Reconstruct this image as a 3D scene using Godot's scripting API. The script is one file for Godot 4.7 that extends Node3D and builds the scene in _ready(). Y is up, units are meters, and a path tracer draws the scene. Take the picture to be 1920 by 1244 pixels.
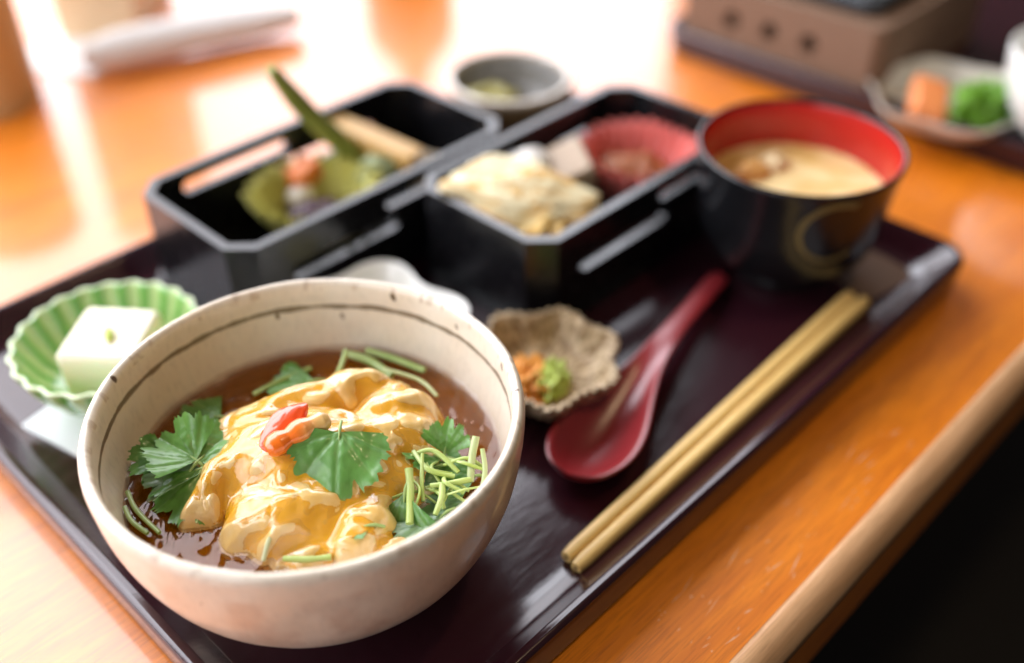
extends Node3D
# A Japanese set lunch on a lacquer tray, seen close up on a wooden counter under a window.

const BX := 0.1358   # centre of the donburi bowl
const BZ := -0.2301
const TF := 0.006    # tray floor
var rng := RandomNumberGenerator.new()
var noise := FastNoiseLite.new()
var smooth := FastNoiseLite.new()   # one octave, for soft shapes
var used := {}
var M := {}

# ------------------------------------------------------------------ scene tree helpers
func numbered(called: String) -> String:
	if not used.has(called):
		used[called] = 0
		return called
	used[called] += 1
	return "%s_%03d" % [called, used[called]]

func tag(o: Node, label: String, category: String, group := "") -> Node:
	o.set_meta("label", label)
	o.set_meta("category", category)
	if group: o.set_meta("group", group)
	return o

func thing(called: String, label: String, category: String, at := Vector3.ZERO, turn := 0.0, group := "") -> Node3D:
	var o := Node3D.new()
	o.name = numbered(called)
	add_child(o, true)
	o.position = at
	o.rotation.y = turn
	tag(o, label, category, group)
	return o

func part(called: String, m: Mesh, material: Material, parent: Node, at := Vector3.ZERO, turn := Vector3.ZERO) -> MeshInstance3D:
	var o := MeshInstance3D.new()
	o.name = called
	o.mesh = m
	o.material_override = material
	o.position = at
	o.rotation = turn
	parent.add_child(o, true)
	return o

func solo(called: String, m: Mesh, material: Material, label: String, category: String, at := Vector3.ZERO, turn := Vector3.ZERO, group := "") -> MeshInstance3D:
	var o := part(numbered(called), m, material, self, at, turn)
	tag(o, label, category, group)
	return o

func struct(called: String, m: Mesh, material: Material, at := Vector3.ZERO) -> MeshInstance3D:
	var o := part(numbered(called), m, material, self, at)
	o.set_meta("kind", "structure")
	return o

# ------------------------------------------------------------------ mesh helpers
# V, I -> mesh with smooth normals. "closed": outside decided by the signed volume; otherwise faces turn upward.
func build(V: PackedVector3Array, I: PackedInt32Array, opt := {}) -> ArrayMesh:
	var closed: bool = opt.get("closed", true)
	var s := 0.0
	for t in range(0, I.size(), 3):
		var a := V[I[t]]; var b := V[I[t + 1]]; var c := V[I[t + 2]]
		if closed: s += a.dot(b.cross(c))
		else: s += (b - a).cross(c - a).y
	if s > 0.0:      # Godot's fronts run clockwise
		for t in range(0, I.size(), 3):
			var k := I[t]; I[t] = I[t + 1]; I[t + 1] = k
	var U: PackedVector2Array = opt.get("uv", PackedVector2Array())
	var C: PackedColorArray = opt.get("col", PackedColorArray())
	if opt.get("flat", false):
		var V2 := PackedVector3Array(); var U2 := PackedVector2Array(); var C2 := PackedColorArray(); var I2 := PackedInt32Array()
		for k in I.size():
			V2.append(V[I[k]]); I2.append(k)
			if U.size(): U2.append(U[I[k]])
			if C.size(): C2.append(C[I[k]])
		V = V2; U = U2; C = C2; I = I2
	var N := PackedVector3Array()
	N.resize(V.size())
	for t in range(0, I.size(), 3):
		var a := I[t]; var b := I[t + 1]; var c := I[t + 2]
		var n := (V[c] - V[a]).cross(V[b] - V[a])
		N[a] += n; N[b] += n; N[c] += n
	var stride: int = opt.get("seam", 0)
	if stride > 0:
		for k in range(0, V.size() - stride + 1, stride):
			var n := N[k] + N[k + stride - 1]
			N[k] = n; N[k + stride - 1] = n
	for k in N.size():
		N[k] = N[k].normalized() if N[k].length_squared() > 0.0 else Vector3.UP
	var A := []
	A.resize(Mesh.ARRAY_MAX)
	A[Mesh.ARRAY_VERTEX] = V; A[Mesh.ARRAY_NORMAL] = N; A[Mesh.ARRAY_INDEX] = I
	if U.size(): A[Mesh.ARRAY_TEX_UV] = U
	if C.size(): A[Mesh.ARRAY_COLOR] = C
	var m := ArrayMesh.new()
	m.add_surface_from_arrays(Mesh.PRIMITIVE_TRIANGLES, A)
	return m

# grid over u, v in 0..1; f gives the point, cf (optional) the colour
func surf(nu: int, nv: int, f: Callable, opt := {}) -> ArrayMesh:
	var V := PackedVector3Array(); var U := PackedVector2Array(); var C := PackedColorArray(); var I := PackedInt32Array()
	var cf = opt.get("cf")
	for j in nv + 1:
		for i in nu + 1:
			var u := float(i) / nu; var v := float(j) / nv
			V.append(f.call(u, v)); U.append(Vector2(u, v))
			if cf: C.append(cf.call(u, v))
	var keep = opt.get("keep")
	for j in nv:
		for i in nu:
			var a := j * (nu + 1) + i; var b := a + nu + 1
			if keep != null and not keep.call(i, j): continue
			I.append_array(PackedInt32Array([a, b, a + 1, a + 1, b, b + 1]))
	var o := {"uv": U, "col": C, "closed": opt.get("closed", true), "flat": opt.get("flat", false)}
	if opt.get("wrap", false): o.seam = nu + 1
	return build(V, I, o)

# closed loops joined one to the next; a loop given twice makes a crease
func stack(rings: Array, opt := {}) -> ArrayMesh:
	var V := PackedVector3Array(); var I := PackedInt32Array(); var C := PackedColorArray()
	var n: int = rings[0].size()
	for r in rings: V.append_array(r)
	for j in rings.size() - 1:
		if rings[j] == rings[j + 1]: continue
		for i in n:
			var a := j * n + i; var b := j * n + (i + 1) % n
			I.append_array(PackedInt32Array([a, a + n, b, b, a + n, b + n]))
	for e in [0, rings.size() - 1]:
		if not opt.get("cap", true): break
		var mid := Vector3.ZERO
		for p in rings[e]: mid += p
		var base := V.size()
		V.append_array(rings[e]); V.append(mid / n)
		for i in n:
			var a := base + i; var b := base + (i + 1) % n
			I.append_array(PackedInt32Array([a, b, base + n] if e > 0 else [b, a, base + n]))
	if opt.has("cf"):
		for p in V: C.append(opt.cf.call(p))
	return build(V, I, {"flat": opt.get("flat", false), "col": C, "closed": opt.get("closed", true)})

func rrect(x0: float, x1: float, z0: float, z1: float, r: float, y: float, n := 6, chamfer := false) -> PackedVector3Array:
	var P := PackedVector3Array()
	r = maxf(r, 0.0002)
	var cs := [[x1 - r, z1 - r, 0.0], [x0 + r, z1 - r, 90.0], [x0 + r, z0 + r, 180.0], [x1 - r, z0 + r, 270.0]]
	for c in cs:
		for k in (2 if chamfer else n + 1):
			var a := deg_to_rad(c[2] + 90.0 * k / (1 if chamfer else n))
			P.append(Vector3(c[0] + r * cos(a), y, c[1] + r * sin(a)))
	return P

# block with rounded edges: w, h, d with its base at y = 0
func block(w: float, h: float, d: float, r: float, corner := -1.0) -> ArrayMesh:
	var rings := []
	var cr := corner if corner >= 0.0 else r
	for k in 5:
		var a := PI / 2 * k / 4.0
		var ins := r * (1.0 - sin(a)); var y := r * (1.0 - cos(a))
		rings.append(rrect(-w / 2 + ins, w / 2 - ins, -d / 2 + ins, d / 2 - ins, maxf(cr - ins, 0.0003), y))
	for k in 5:
		var a := PI / 2 * k / 4.0
		var ins := r * (1.0 - cos(a)); var y := h - r + r * sin(a)
		rings.append(rrect(-w / 2 + ins, w / 2 - ins, -d / 2 + ins, d / 2 - ins, maxf(cr - ins, 0.0003), y))
	return stack(rings)

func circle(r: float, y: float, n := 64, at := Vector3.ZERO) -> PackedVector3Array:
	var P := PackedVector3Array()
	for k in n:
		var a := TAU * k / n
		P.append(at + Vector3(r * cos(a), y, r * sin(a)))
	return P

# profile of (radius, height); the points are joined by a smooth spline sampled "sub" times
func lathe(prof: Array, seg := 96, sub := 6, bend = null, cf = null) -> ArrayMesh:
	var P: Array = spline2(prof, sub)
	var nv := P.size() - 1
	return surf(seg, nv, func(u, v):
		var p: Vector2 = P[int(round(v * nv))]
		var a: float = TAU * u
		var k := 1.0
		if bend != null: k = bend.call(a, p)
		return Vector3(p.x * k * cos(a), p.y, p.x * k * sin(a)), {"wrap": true, "cf": cf})

func spline2(prof: Array, sub: int) -> Array:
	var P := []
	for k in prof.size() - 1:
		var p0: Vector2 = prof[maxi(k - 1, 0)]; var p1: Vector2 = prof[k]; var p2: Vector2 = prof[k + 1]; var p3: Vector2 = prof[mini(k + 2, prof.size() - 1)]
		for s in sub:
			var t := float(s) / sub
			P.append(p1.cubic_interpolate(p2, p0, p3, t))
	P.append(prof[-1])
	for k in P.size(): P[k] = Vector2(maxf(P[k].x, 0.0), P[k].y)
	return P

func V3(P: Array, t: float) -> Vector3:
	var f := clampf(t, 0.0, 1.0) * (P.size() - 1)
	var k := mini(int(f), P.size() - 2)
	return P[k].cubic_interpolate(P[k + 1], P[maxi(k - 1, 0)], P[mini(k + 2, P.size() - 1)], f - k)

# tube through points with a radius per point
func tube(pts: Array, rads: Array, seg := 14, steps := 24, squash := 1.0, cf = null) -> ArrayMesh:
	var rings := []
	var up := Vector3.UP
	for k in steps + 1:
		var t := float(k) / steps
		var p := V3(pts, t)
		var d := (V3(pts, minf(t + 0.02, 1.0)) - V3(pts, maxf(t - 0.02, 0.0))).normalized()
		var side := d.cross(up)
		if side.length() < 0.1: side = d.cross(Vector3.RIGHT)
		side = side.normalized()
		var nn := side.cross(d).normalized()
		var f := t * (rads.size() - 1); var q := mini(int(f), rads.size() - 2)
		var r: float = lerpf(rads[q], rads[q + 1], f - q)
		var R := PackedVector3Array()
		for i in seg:
			var a := TAU * i / seg
			R.append(p + side * r * cos(a) + nn * r * squash * sin(a))
		rings.append(R)
	var o := {}
	if cf: o.cf = cf
	return stack(rings, o)

# a round lump, bent by noise
func lump(rx: float, ry: float, rz: float, rough := 0.15, freq := 2.0, seed_ := 0, nu := 48, nv := 28, cf = null, pw := 1.0) -> ArrayMesh:
	return surf(nu, nv, func(u, v):
		var a: float = TAU * u; var b: float = PI * (v - 0.5)
		var d := Vector3(cos(b) * cos(a), sin(b), cos(b) * sin(a))
		var n := Vector3(signf(d.x) * pow(absf(d.x), pw), signf(d.y) * pow(absf(d.y), pw), signf(d.z) * pow(absf(d.z), pw))
		var k := 1.0 + rough * noise.get_noise_3d(d.x * freq * 40.0 + seed_ * 91.0, d.y * freq * 40.0, d.z * freq * 40.0)
		return Vector3(n.x * rx, n.y * ry, n.z * rz) * k, {"wrap": true, "cf": cf})

# ------------------------------------------------------------------ materials
func lin(r: float, g: float, b: float, a := 1.0) -> Color:
	var c := Color(r, g, b).linear_to_srgb()
	c.a = a
	return c

func mat(called: String, r: float, g: float, b: float, rough := 0.5, spec := 0.5) -> StandardMaterial3D:
	var m := StandardMaterial3D.new()
	m.resource_name = called
	m.albedo_color = lin(r, g, b)
	m.roughness = rough
	m.metallic_specular = spec
	M[called] = m
	return m

func coat(m: StandardMaterial3D, c: float, rough: float) -> StandardMaterial3D:
	m.clearcoat_enabled = true; m.clearcoat = c; m.clearcoat_roughness = rough
	return m

func bumpy(m: StandardMaterial3D, t: Texture2D, tiles: Vector3, depth_cm: float) -> StandardMaterial3D:
	m.heightmap_enabled = true; m.heightmap_texture = t; m.heightmap_scale = depth_cm
	m.uv1_triplanar = true; m.uv1_scale = tiles
	return m

func vcol(m: StandardMaterial3D) -> StandardMaterial3D:
	m.vertex_color_use_as_albedo = true
	return m

func noise_tex(freq: float, octaves: int, seed_: int, size := 512, kind := FastNoiseLite.TYPE_SIMPLEX_SMOOTH) -> ImageTexture:
	var n := FastNoiseLite.new()
	n.noise_type = kind; n.frequency = freq; n.seed = seed_; n.fractal_octaves = octaves
	return ImageTexture.create_from_image(n.get_seamless_image(size, size))

# colour image from a function of the pixel
func paint(w: int, h: int, f: Callable) -> ImageTexture:
	var data := PackedByteArray()
	data.resize(w * h * 3)
	var k := 0
	for y in h:
		for x in w:
			var c: Color = f.call(x, y)
			data[k] = clampi(int(c.r * 255.0), 0, 255); data[k + 1] = clampi(int(c.g * 255.0), 0, 255); data[k + 2] = clampi(int(c.b * 255.0), 0, 255)
			k += 3
	return ImageTexture.create_from_image(Image.create_from_data(w, h, false, Image.FORMAT_RGB8, data))

func wood_tex(base: Color, dark: Color, seed_: int, across := 1.0) -> ImageTexture:
	var n := FastNoiseLite.new(); n.seed = seed_; n.frequency = 1.0; n.fractal_octaves = 3
	var fine := FastNoiseLite.new(); fine.seed = seed_ + 5; fine.frequency = 1.0; fine.fractal_octaves = 1
	return paint(512, 1024, func(x, y):
		var a: float = TAU * x / 512.0
		var cx := cos(a) * 1.2; var cz := sin(a) * 1.2
		var g := n.get_noise_3d(cx, y * 0.018 * across, cz)
		var st := n.get_noise_3d(cx * 1.4 + 9.0, y * 0.11 * across, cz * 1.4)
		var pore := fine.get_noise_3d(cx * 3.5, y * 0.42 * across, cz * 3.5)
		var t := clampf(0.38 + 0.5 * g + 0.45 * st, 0.0, 1.0)
		var c := base.lerp(dark, t)
		if pore > 0.32: c = c.lerp(dark.darkened(0.35), clampf((pore - 0.32) * 3.0, 0.0, 0.55))
		return c.linear_to_srgb())

# ------------------------------------------------------------------ main
func _ready() -> void:
	rng.seed = 7
	smooth.seed = 8; smooth.frequency = 0.02; smooth.fractal_type = FastNoiseLite.FRACTAL_NONE
	noise.seed = 3; noise.frequency = 0.02; noise.fractal_octaves = 3
	camera()
	light()
	materials()
	setting()
	tray()
	donburi()
	bento()
	small_dishes()
	cutlery()
	soup()
	neighbour()
	far_things()

func camera() -> void:
	var cam := Camera3D.new()
	cam.name = "camera"
	add_child(cam)
	var yaw := 0.79343; var pitch := 0.67055; var roll := -0.01142
	var fw := Vector3(cos(pitch) * sin(yaw), -sin(pitch), -cos(pitch) * cos(yaw))
	var rt := Vector3(cos(yaw), 0, sin(yaw))
	var up := rt.cross(fw)
	var rt2 := rt * cos(roll) + up * sin(roll)
	var up2 := up * cos(roll) - rt * sin(roll)
	cam.transform = Transform3D(Basis(rt2, up2, -fw), Vector3(0, 0.3155, 0))
	var at := CameraAttributesPhysical.new()
	at.frustum_focal_length = 37.96
	at.frustum_near = 0.02
	at.frustum_far = 60.0
	at.frustum_focus_distance = 0.348
	at.exposure_aperture = 2.9
	cam.attributes = at
	cam.fov = 35.0876
	cam.near = 0.02
	cam.far = 60.0
	cam.current = true

func light() -> void:
	var we := WorldEnvironment.new()
	we.name = "room_light"
	var e := Environment.new()
	e.background_mode = Environment.BG_COLOR
	e.background_color = lin(0.055, 0.05, 0.048)
	e.tonemap_mode = Environment.TONE_MAPPER_LINEAR
	e.tonemap_exposure = 1.3
	e.sdfgi_enabled = true; e.ssao_enabled = true; e.ssil_enabled = true
	we.environment = e
	add_child(we)
	window("wide bright window of two sashes at the far end of the counter", Vector3(0.21, 0.75, -1.15), 2.82, 1.36, PI, [3.1, 5.7])
	window("tall bright window to the left of the counter", Vector3(-1.35, 0.75, -0.30), 1.4, 1.2, -PI / 2, [1.3, 1.5])
	var p := thing("pendant_lamp", "small warm pendant lamp hanging over the diner's side of the counter", "lamp", Vector3(0.62, 1.40, 0.10))
	var bulb := mat("lamp_glow", 0.9, 0.85, 0.75, 0.4)
	bulb.emission_enabled = true; bulb.emission = Color(1.0, 0.86, 0.66); bulb.emission_energy_multiplier = 1.5
	part("bulb", lump(0.05, 0.05, 0.05, 0.0), bulb, p)
	part("cord", tube([Vector3(0, 0.049, 0), Vector3(0, 0.4, 0), Vector3(0, 0.8, 0)], [0.003, 0.003], 8, 4), mat("cord_black", 0.02, 0.02, 0.02, 0.5), p)
	var o := OmniLight3D.new()
	o.name = "lamplight"; o.light_color = Color(1.0, 0.87, 0.68); o.light_energy = 0.30; o.light_size = 0.048
	o.omni_range = 8.0; o.omni_attenuation = 2.0; o.shadow_enabled = true
	p.add_child(o)

# a framed pane that gives daylight, with an area light of the same size in front of it
func window(label: String, at: Vector3, w: float, h: float, turn: float, glow: Array) -> void:
	var o := thing("window", label, "window", at, turn)
	var fr: StandardMaterial3D = mat("window_frame", 0.12, 0.08, 0.05, 0.5)
	var f := 0.05
	for s in [-1, 1]:
		part("frame", block(w + 2 * f, f, 0.05, 0.004), fr, o, Vector3(0, s * (h / 2 + f / 2) - f / 2, 0.03))
		part("frame", block(f, h, 0.05, 0.004), fr, o, Vector3(s * (w / 2 + f / 2), -h / 2, 0.03))
	var g := mat("window_glow", 0.9, 0.9, 0.9, 0.3)
	g.emission_enabled = true; g.emission = Color(0.945, 0.96, 1.0); g.emission_energy_multiplier = 1.0
	for k in 2:      # lower and upper sash: garden below, open sky above
		part("pane", block(w, h / 2, 0.006, 0.001), g, o, Vector3(0, -h / 2 + k * h / 2, 0.02))
		var l := AreaLight3D.new()
		l.name = "daylight"
		l.area_normalize_energy = true
		l.area_size = Vector2(w, h / 2)
		l.light_color = Color(0.945, 0.96, 1.0)
		l.light_energy = glow[k] * w * h / 2 / PI
		l.area_range = 8.0
		l.area_attenuation = 2.0
		l.shadow_enabled = true
		l.position = Vector3(0, -h / 4 + k * h / 2, 0.004)
		o.add_child(l, true)

func materials() -> void:
	var n_fine := noise_tex(0.02, 4, 11)
	var n_blot := noise_tex(0.008, 4, 21)
	M.n_fine = n_fine; M.n_blot = n_blot
	# wiping marks: roughness that varies a little
	var im := n_blot.get_image()
	var wipe := paint(512, 512, func(x, y):
		var k: float = 0.42 + 0.30 * im.get_pixel(x, y).r
		return Color(k, k, k))
	var m := mat("table_wood", 1, 1, 1, 0.42)
	m.albedo_texture = wood_tex(Color(0.84, 0.245, 0.004), Color(0.60, 0.14, 0.001), 31)
	m.uv1_triplanar = true; m.uv1_world_triplanar = true; m.uv1_scale = Vector3(1.7, 4.0, 4.0)
	coat(m, 1.0, 0.09)
	m.metallic_specular = 0.5
	m = mat("edge_wood", 1, 1, 1, 0.5)
	m.albedo_texture = wood_tex(Color(0.80, 0.48, 0.25), Color(0.58, 0.30, 0.13), 57)
	m.uv1_triplanar = true; m.uv1_world_triplanar = true; m.uv1_scale = Vector3(1.9, 7.0, 7.0)
	mat("scratch", 0.72, 0.40, 0.22, 0.6)
	mat("floor_dark", 0.012, 0.009, 0.007, 0.6)
	m = mat("tray_lacquer", 0.028, 0.006, 0.010, 0.17, 0.55)
	bumpy(m, n_fine, Vector3(9, 40, 40), 0.0022)
	m.roughness = 0.28; m.roughness_texture = wipe      # smudges and wiping marks
	m = mat("black_lacquer", 0.006, 0.006, 0.007, 0.22, 0.5)
	bumpy(m, n_fine, Vector3(30, 30, 30), 0.001)
	m.roughness = 0.40; m.roughness_texture = wipe
	mat("red_lacquer", 0.42, 0.018, 0.012, 0.2, 0.5)
	mat("spoon_red", 0.27, 0.018, 0.022, 0.32, 0.65)
	mat("gold_paint", 0.16, 0.11, 0.035, 0.35)
	m = mat("green_glaze", 1, 1, 1, 0.25); vcol(m); coat(m, 0.6, 0.1)
	m = mat("white_glaze", 0.80, 0.80, 0.76, 0.25); coat(m, 0.6, 0.1)
	m = mat("brown_stoneware", 1, 1, 1, 0.45); vcol(m); bumpy(m, n_fine, Vector3(60, 60, 60), 0.03)
	m = mat("tofu", 0.86, 0.80, 0.64, 0.42); m.subsurf_scatter_enabled = true; m.subsurf_scatter_strength = 0.25
	mat("white_paper", 0.80, 0.83, 0.84, 0.45)
	m = mat("cloth", 0.82, 0.80, 0.78, 0.9); bumpy(m, n_fine, Vector3(25, 25, 25), 0.08)
	m = mat("egg", 1, 1, 1, 0.34, 0.5); vcol(m); coat(m, 1.0, 0.07)
	bumpy(m, n_blot, Vector3(60, 60, 60), 0.008)
	m = mat("glaze_sauce", 0.94, 0.46, 0.002, 0.04, 0.6)
	m.albedo_color.a = 0.52; m.transparency = BaseMaterial3D.TRANSPARENCY_ALPHA
	m = mat("thin_sauce", 0.92, 0.52, 0.01, 0.03, 0.6)
	m.albedo_color.a = 0.22; m.transparency = BaseMaterial3D.TRANSPARENCY_ALPHA
	m = mat("broth", 0.40, 0.125, 0.001, 0.02, 0.38)
	m.albedo_color.a = 0.2; m.transparency = BaseMaterial3D.TRANSPARENCY_ALPHA
	m = mat("broth_deep", 0.22, 0.060, 0.0003, 0.2, 0.5)
	m.albedo_color.a = 0.52; m.transparency = BaseMaterial3D.TRANSPARENCY_ALPHA; m.specular_mode = BaseMaterial3D.SPECULAR_DISABLED
	mat("broth_bottom", 0.22, 0.060, 0.0003, 0.6, 0.1)
	m = mat("leaf", 1, 1, 1, 0.42, 0.5); vcol(m); coat(m, 0.35, 0.15); m.backlight_enabled = true; m.backlight = lin(0.3, 0.3, 0.3)
	m = mat("stalk", 1, 1, 1, 0.3, 0.5); vcol(m); m.backlight_enabled = true; m.backlight = lin(0.2, 0.2, 0.2)
	m = mat("tinted_food", 1, 1, 1, 0.3, 0.5); vcol(m); coat(m, 0.8, 0.08)
	m = mat("matt_food", 1, 1, 1, 0.55, 0.5); vcol(m)
	m = mat("bamboo", 1, 1, 1, 0.42)
	m.albedo_texture = wood_tex(Color(0.90, 0.64, 0.24), Color(0.66, 0.40, 0.11), 77, 1.5)
	m.uv1_triplanar = true; m.uv1_scale = Vector3(6, 30, 30)
	mat("bamboo_end", 0.28, 0.17, 0.07, 0.7)

# ------------------------------------------------------------------ table and floor
func setting() -> void:
	struct("floor", block(8, 0.02, 8, 0.002), M.floor_dark, Vector3(0, -0.72, 0))
	var t := thing("wooden_table", "orange varnished wooden counter under the tray with a worn pale edge", "table")
	var x0 := -1.2; var x1 := 2.2
	part("tabletop", stack([rrect(x0, x1, -1.05, -0.0965, 0.001, -0.036, 2), rrect(x0, x1, -1.05, -0.0965, 0.001, 0.0, 2), rrect(x0, x1, -1.05, -0.0965, 0.001, 0.0, 2)]), M.table_wood, t)
	# worn rounded strip along the front edge: section in (z, y)
	var sec := [[-0.0963, -0.0125], [-0.0963, 0.0002], [-0.0945, 0.0004], [-0.0925, 0.0001], [-0.0900, -0.0010], [-0.0878, -0.0028], [-0.0862, -0.0055], [-0.0855, -0.009], [-0.0852, -0.0125]]
	var rings := []
	for k in 181:
		var x := x0 + (x1 - x0) * k / 180.0
		var R := PackedVector3Array()
		for q in sec:
			var w := noise.get_noise_2d(x * 900.0, q[0] * 3000.0) * 0.0005 if q[1] > -0.012 and q[0] > -0.096 else 0.0
			R.append(Vector3(x, q[1] + w, q[0] + w))
		rings.append(R)
	part("edge_strip", stack(rings), M.edge_wood, t)
	part("front_board", block(x1 - x0, 0.026, 0.012, 0.0015), M.table_wood, t, Vector3((x0 + x1) / 2, -0.0388, -0.0917))
	# scratches worn through the varnish beside the edge
	var st := SurfaceTool.new(); st.begin(Mesh.PRIMITIVE_TRIANGLES)
	for k in 60:
		var x := 0.20 + pow(rng.randf(), 1.4) * 0.16
		var z := -0.127 + rng.randf() * 0.027
		var l := 0.0006 + pow(rng.randf(), 3.0) * 0.007
		var w := 0.00012 + rng.randf() * 0.00022
		var a := rng.randf_range(-0.25, 0.25)
		var d := Vector3(cos(a), 0, sin(a)) * l; var n := Vector3(-sin(a), 0, cos(a)) * w
		var p := Vector3(x, 0.00012, z)
		for q in [p - d, p + d, p + n, p - d, p - n, p + d]:
			st.set_normal(Vector3.UP); st.add_vertex(q)
	var sc := part("scratches", st.commit(), M.scratch, t)
	sc.set_meta("kind", "stuff")

func tray() -> void:
	var t := thing("lacquer_tray", "dark purple lacquer serving tray holding the whole set lunch", "tray")
	var rings := []
	var prof := [[0.0040, 0.0004], [0.0022, 0.0009], [0.0014, 0.0025], [0.0004, 0.0140], [0.0002, 0.0165], [0.0006, 0.0178], [0.0014, 0.0187], [0.0022, 0.0190], [0.0028, 0.01895], [0.0048, 0.0182], [0.0055, 0.0176], [0.0135, 0.0096], [0.0145, 0.0088], [0.0180, 0.0074], [0.0205, 0.0065], [0.0235, 0.0061], [0.0270, 0.0060], [0.032, 0.006]]
	for q in prof:
		rings.append(rrect(0.0675 + q[0], 0.4740 - q[0], -0.4540 + q[0], -0.1386 - q[0], 0.0175 - q[0] * 0.3, q[1], 10))
	part("tray_body", stack(rings), M.tray_lacquer, t)

# ------------------------------------------------------------------ the donburi
func bw(a: float, b: float, y: float) -> Vector3:   # millimetres: a to the viewer's right, b away, y above the table
	var k := 0.00070711
	return Vector3(BX + k * (a + b), y * 0.001, BZ + k * (a - b))

func bowl_tex() -> ImageTexture:
	var n := FastNoiseLite.new(); n.seed = 5; n.frequency = 1.0; n.fractal_octaves = 4
	var sp := FastNoiseLite.new(); sp.seed = 9; sp.frequency = 1.0; sp.noise_type = FastNoiseLite.TYPE_CELLULAR; sp.cellular_return_type = FastNoiseLite.RETURN_DISTANCE
	var cream := Color(0.80, 0.72, 0.59)
	var marks := []
	var mr := RandomNumberGenerator.new(); mr.seed = 41
	for k in 26: marks.append([mr.randf() * 1536.0, mr.randf_range(0.03, 0.93) * 768.0, mr.randf_range(1.2, 3.0), mr.randf_range(0.35, 0.95), mr.randf_range(-0.5, 0.5)])
	for q in [[0.932, 0.551, 4.6, 0.95, 0.3], [0.882, 0.598, 4.0, 0.5, 0.2], [0.824, 0.588, 3.6, 0.8, 0.1], [0.0003, 0.562, 3.4, 0.5, 0.2], [0.073, 0.551, 4.0, 0.8, 0.3], [0.114, 0.531, 2.6, 0.7, 0.2], [0.66, 0.537, 4.4, 0.9, 0.0], [0.381, 0.295, 4.8, 0.8, 0.0], [0.36, 0.32, 3.0, 0.4, 0.0]]:
		marks.append([q[0] * 1536.0, q[1] * 768.0, q[2], q[3], q[4]])
	var tex := paint(1536, 768, func(x, y):
		var a: float = TAU * x / 1536.0
		var v: float = y / 768.0
		var cx := cos(a) * 2.0; var cz := sin(a) * 2.0
		var g := n.get_noise_3d(cx, v * 5.0, cz)
		var c: Color = cream.lerp(Color(0.75, 0.63, 0.48), clampf(0.25 + 0.8 * g, 0.0, 0.7))
		# pinkish mottling of the outside
		if v < 0.48:
			var o := n.get_noise_3d(cx * 1.7 + 5.0, v * 7.0, cz * 1.7)
			c = c.lerp(Color(0.60, 0.42, 0.30), clampf(0.02 + 1.0 * o, 0.0, 0.5))
		var f := n.get_noise_3d(cx * 14.0, v * 40.0, cz * 14.0)
		c = c.darkened(clampf(f * 0.16, 0.0, 0.2))
		# iron spots
		var s := sp.get_noise_3d(cx * 5.0, v * 18.0, cz * 5.0)
		if s < -0.985: c = c.lerp(Color(0.16, 0.09, 0.04), 0.6)
		# bare, rubbed clay on the lip
		var lipn := n.get_noise_3d(cx * 6.0 + 3.0, v * 20.0, cz * 6.0)
		if absf(v - 0.532) < 0.016 and lipn > 0.12: c = c.lerp(Color(0.33, 0.18, 0.08), clampf((lipn - 0.2) * 1.6, 0.0, 0.4))
		# brushed line round the inside
		var ring := 0.5785 + 0.003 * n.get_noise_2d(cos(a) * 3.0, sin(a) * 3.0)
		var wd := 0.0048 + 0.0036 * n.get_noise_2d(cos(a) * 5.0 + 7.0, sin(a) * 5.0)
		var dd := absf(v - ring)
		if dd < wd: c = c.lerp(Color(0.11, 0.065, 0.02), 0.85 * smoothstep(0.0, 0.35, 1.0 - dd / wd))
		return c.linear_to_srgb())
	var im := tex.get_image()
	for q in marks:
		for dy in range(-9, 10):
			for dx in range(-9, 10):
				var ex: float = dx - q[4] * dy
				var d: float = Vector2(ex / q[2], dy / (q[2] * 1.5)).length()
				if d < 1.0:
					var px := posmod(int(q[0]) + dx, 1536); var py := clampi(int(q[1]) + dy, 0, 767)
					im.set_pixel(px, py, im.get_pixel(px, py).lerp(Color(0.26, 0.18, 0.10), q[3] * smoothstep(0.0, 0.5, 1.0 - d)))
	return ImageTexture.create_from_image(im)

func donburi() -> void:
	var m := mat("bowl_glaze", 1, 1, 1, 0.36, 0.5)
	m.albedo_texture = bowl_tex()
	coat(m, 0.5, 0.14)
	m.heightmap_enabled = false
	var o := thing("donburi_bowl", "large cream glazed bowl of egg and amber broth at the front of the tray", "bowl", Vector3(BX, 0, BZ))
	# outside from the foot up, over the lip and down the inside
	var prof := [Vector2(0.0, 0.0085), Vector2(0.027, 0.0085), Vector2(0.0285, 0.0065), Vector2(0.032, 0.0063), Vector2(0.0335, 0.0075), Vector2(0.034, 0.0115), Vector2(0.040, 0.0152), Vector2(0.050, 0.0212), Vector2(0.059, 0.0300), Vector2(0.0655, 0.0410), Vector2(0.0698, 0.0530), Vector2(0.0722, 0.0660), Vector2(0.0729, 0.0745), Vector2(0.0729, 0.0785), Vector2(0.0722, 0.0806), Vector2(0.0708, 0.0814), Vector2(0.0694, 0.0806), Vector2(0.0687, 0.0785), Vector2(0.0684, 0.0730), Vector2(0.0678, 0.0660), Vector2(0.0660, 0.0570), Vector2(0.0625, 0.0460), Vector2(0.0560, 0.0340), Vector2(0.0450, 0.0230), Vector2(0.0300, 0.0160), Vector2(0.0, 0.0125)]
	var n := FastNoiseLite.new(); n.seed = 12; n.frequency = 1.0
	var body := lathe_uv(prof, 220, 6, func(a, p): return 1.0 + 0.007 * n.get_noise_3d(cos(a) * 1.1, p.y * 14.0, sin(a) * 1.1) + 0.003 * n.get_noise_3d(cos(a) * 3.5, p.y * 120.0, sin(a) * 3.5))
	part("bowl_body", body, m, o)
	broth()
	mound()
	garnish()
	greens()

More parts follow.
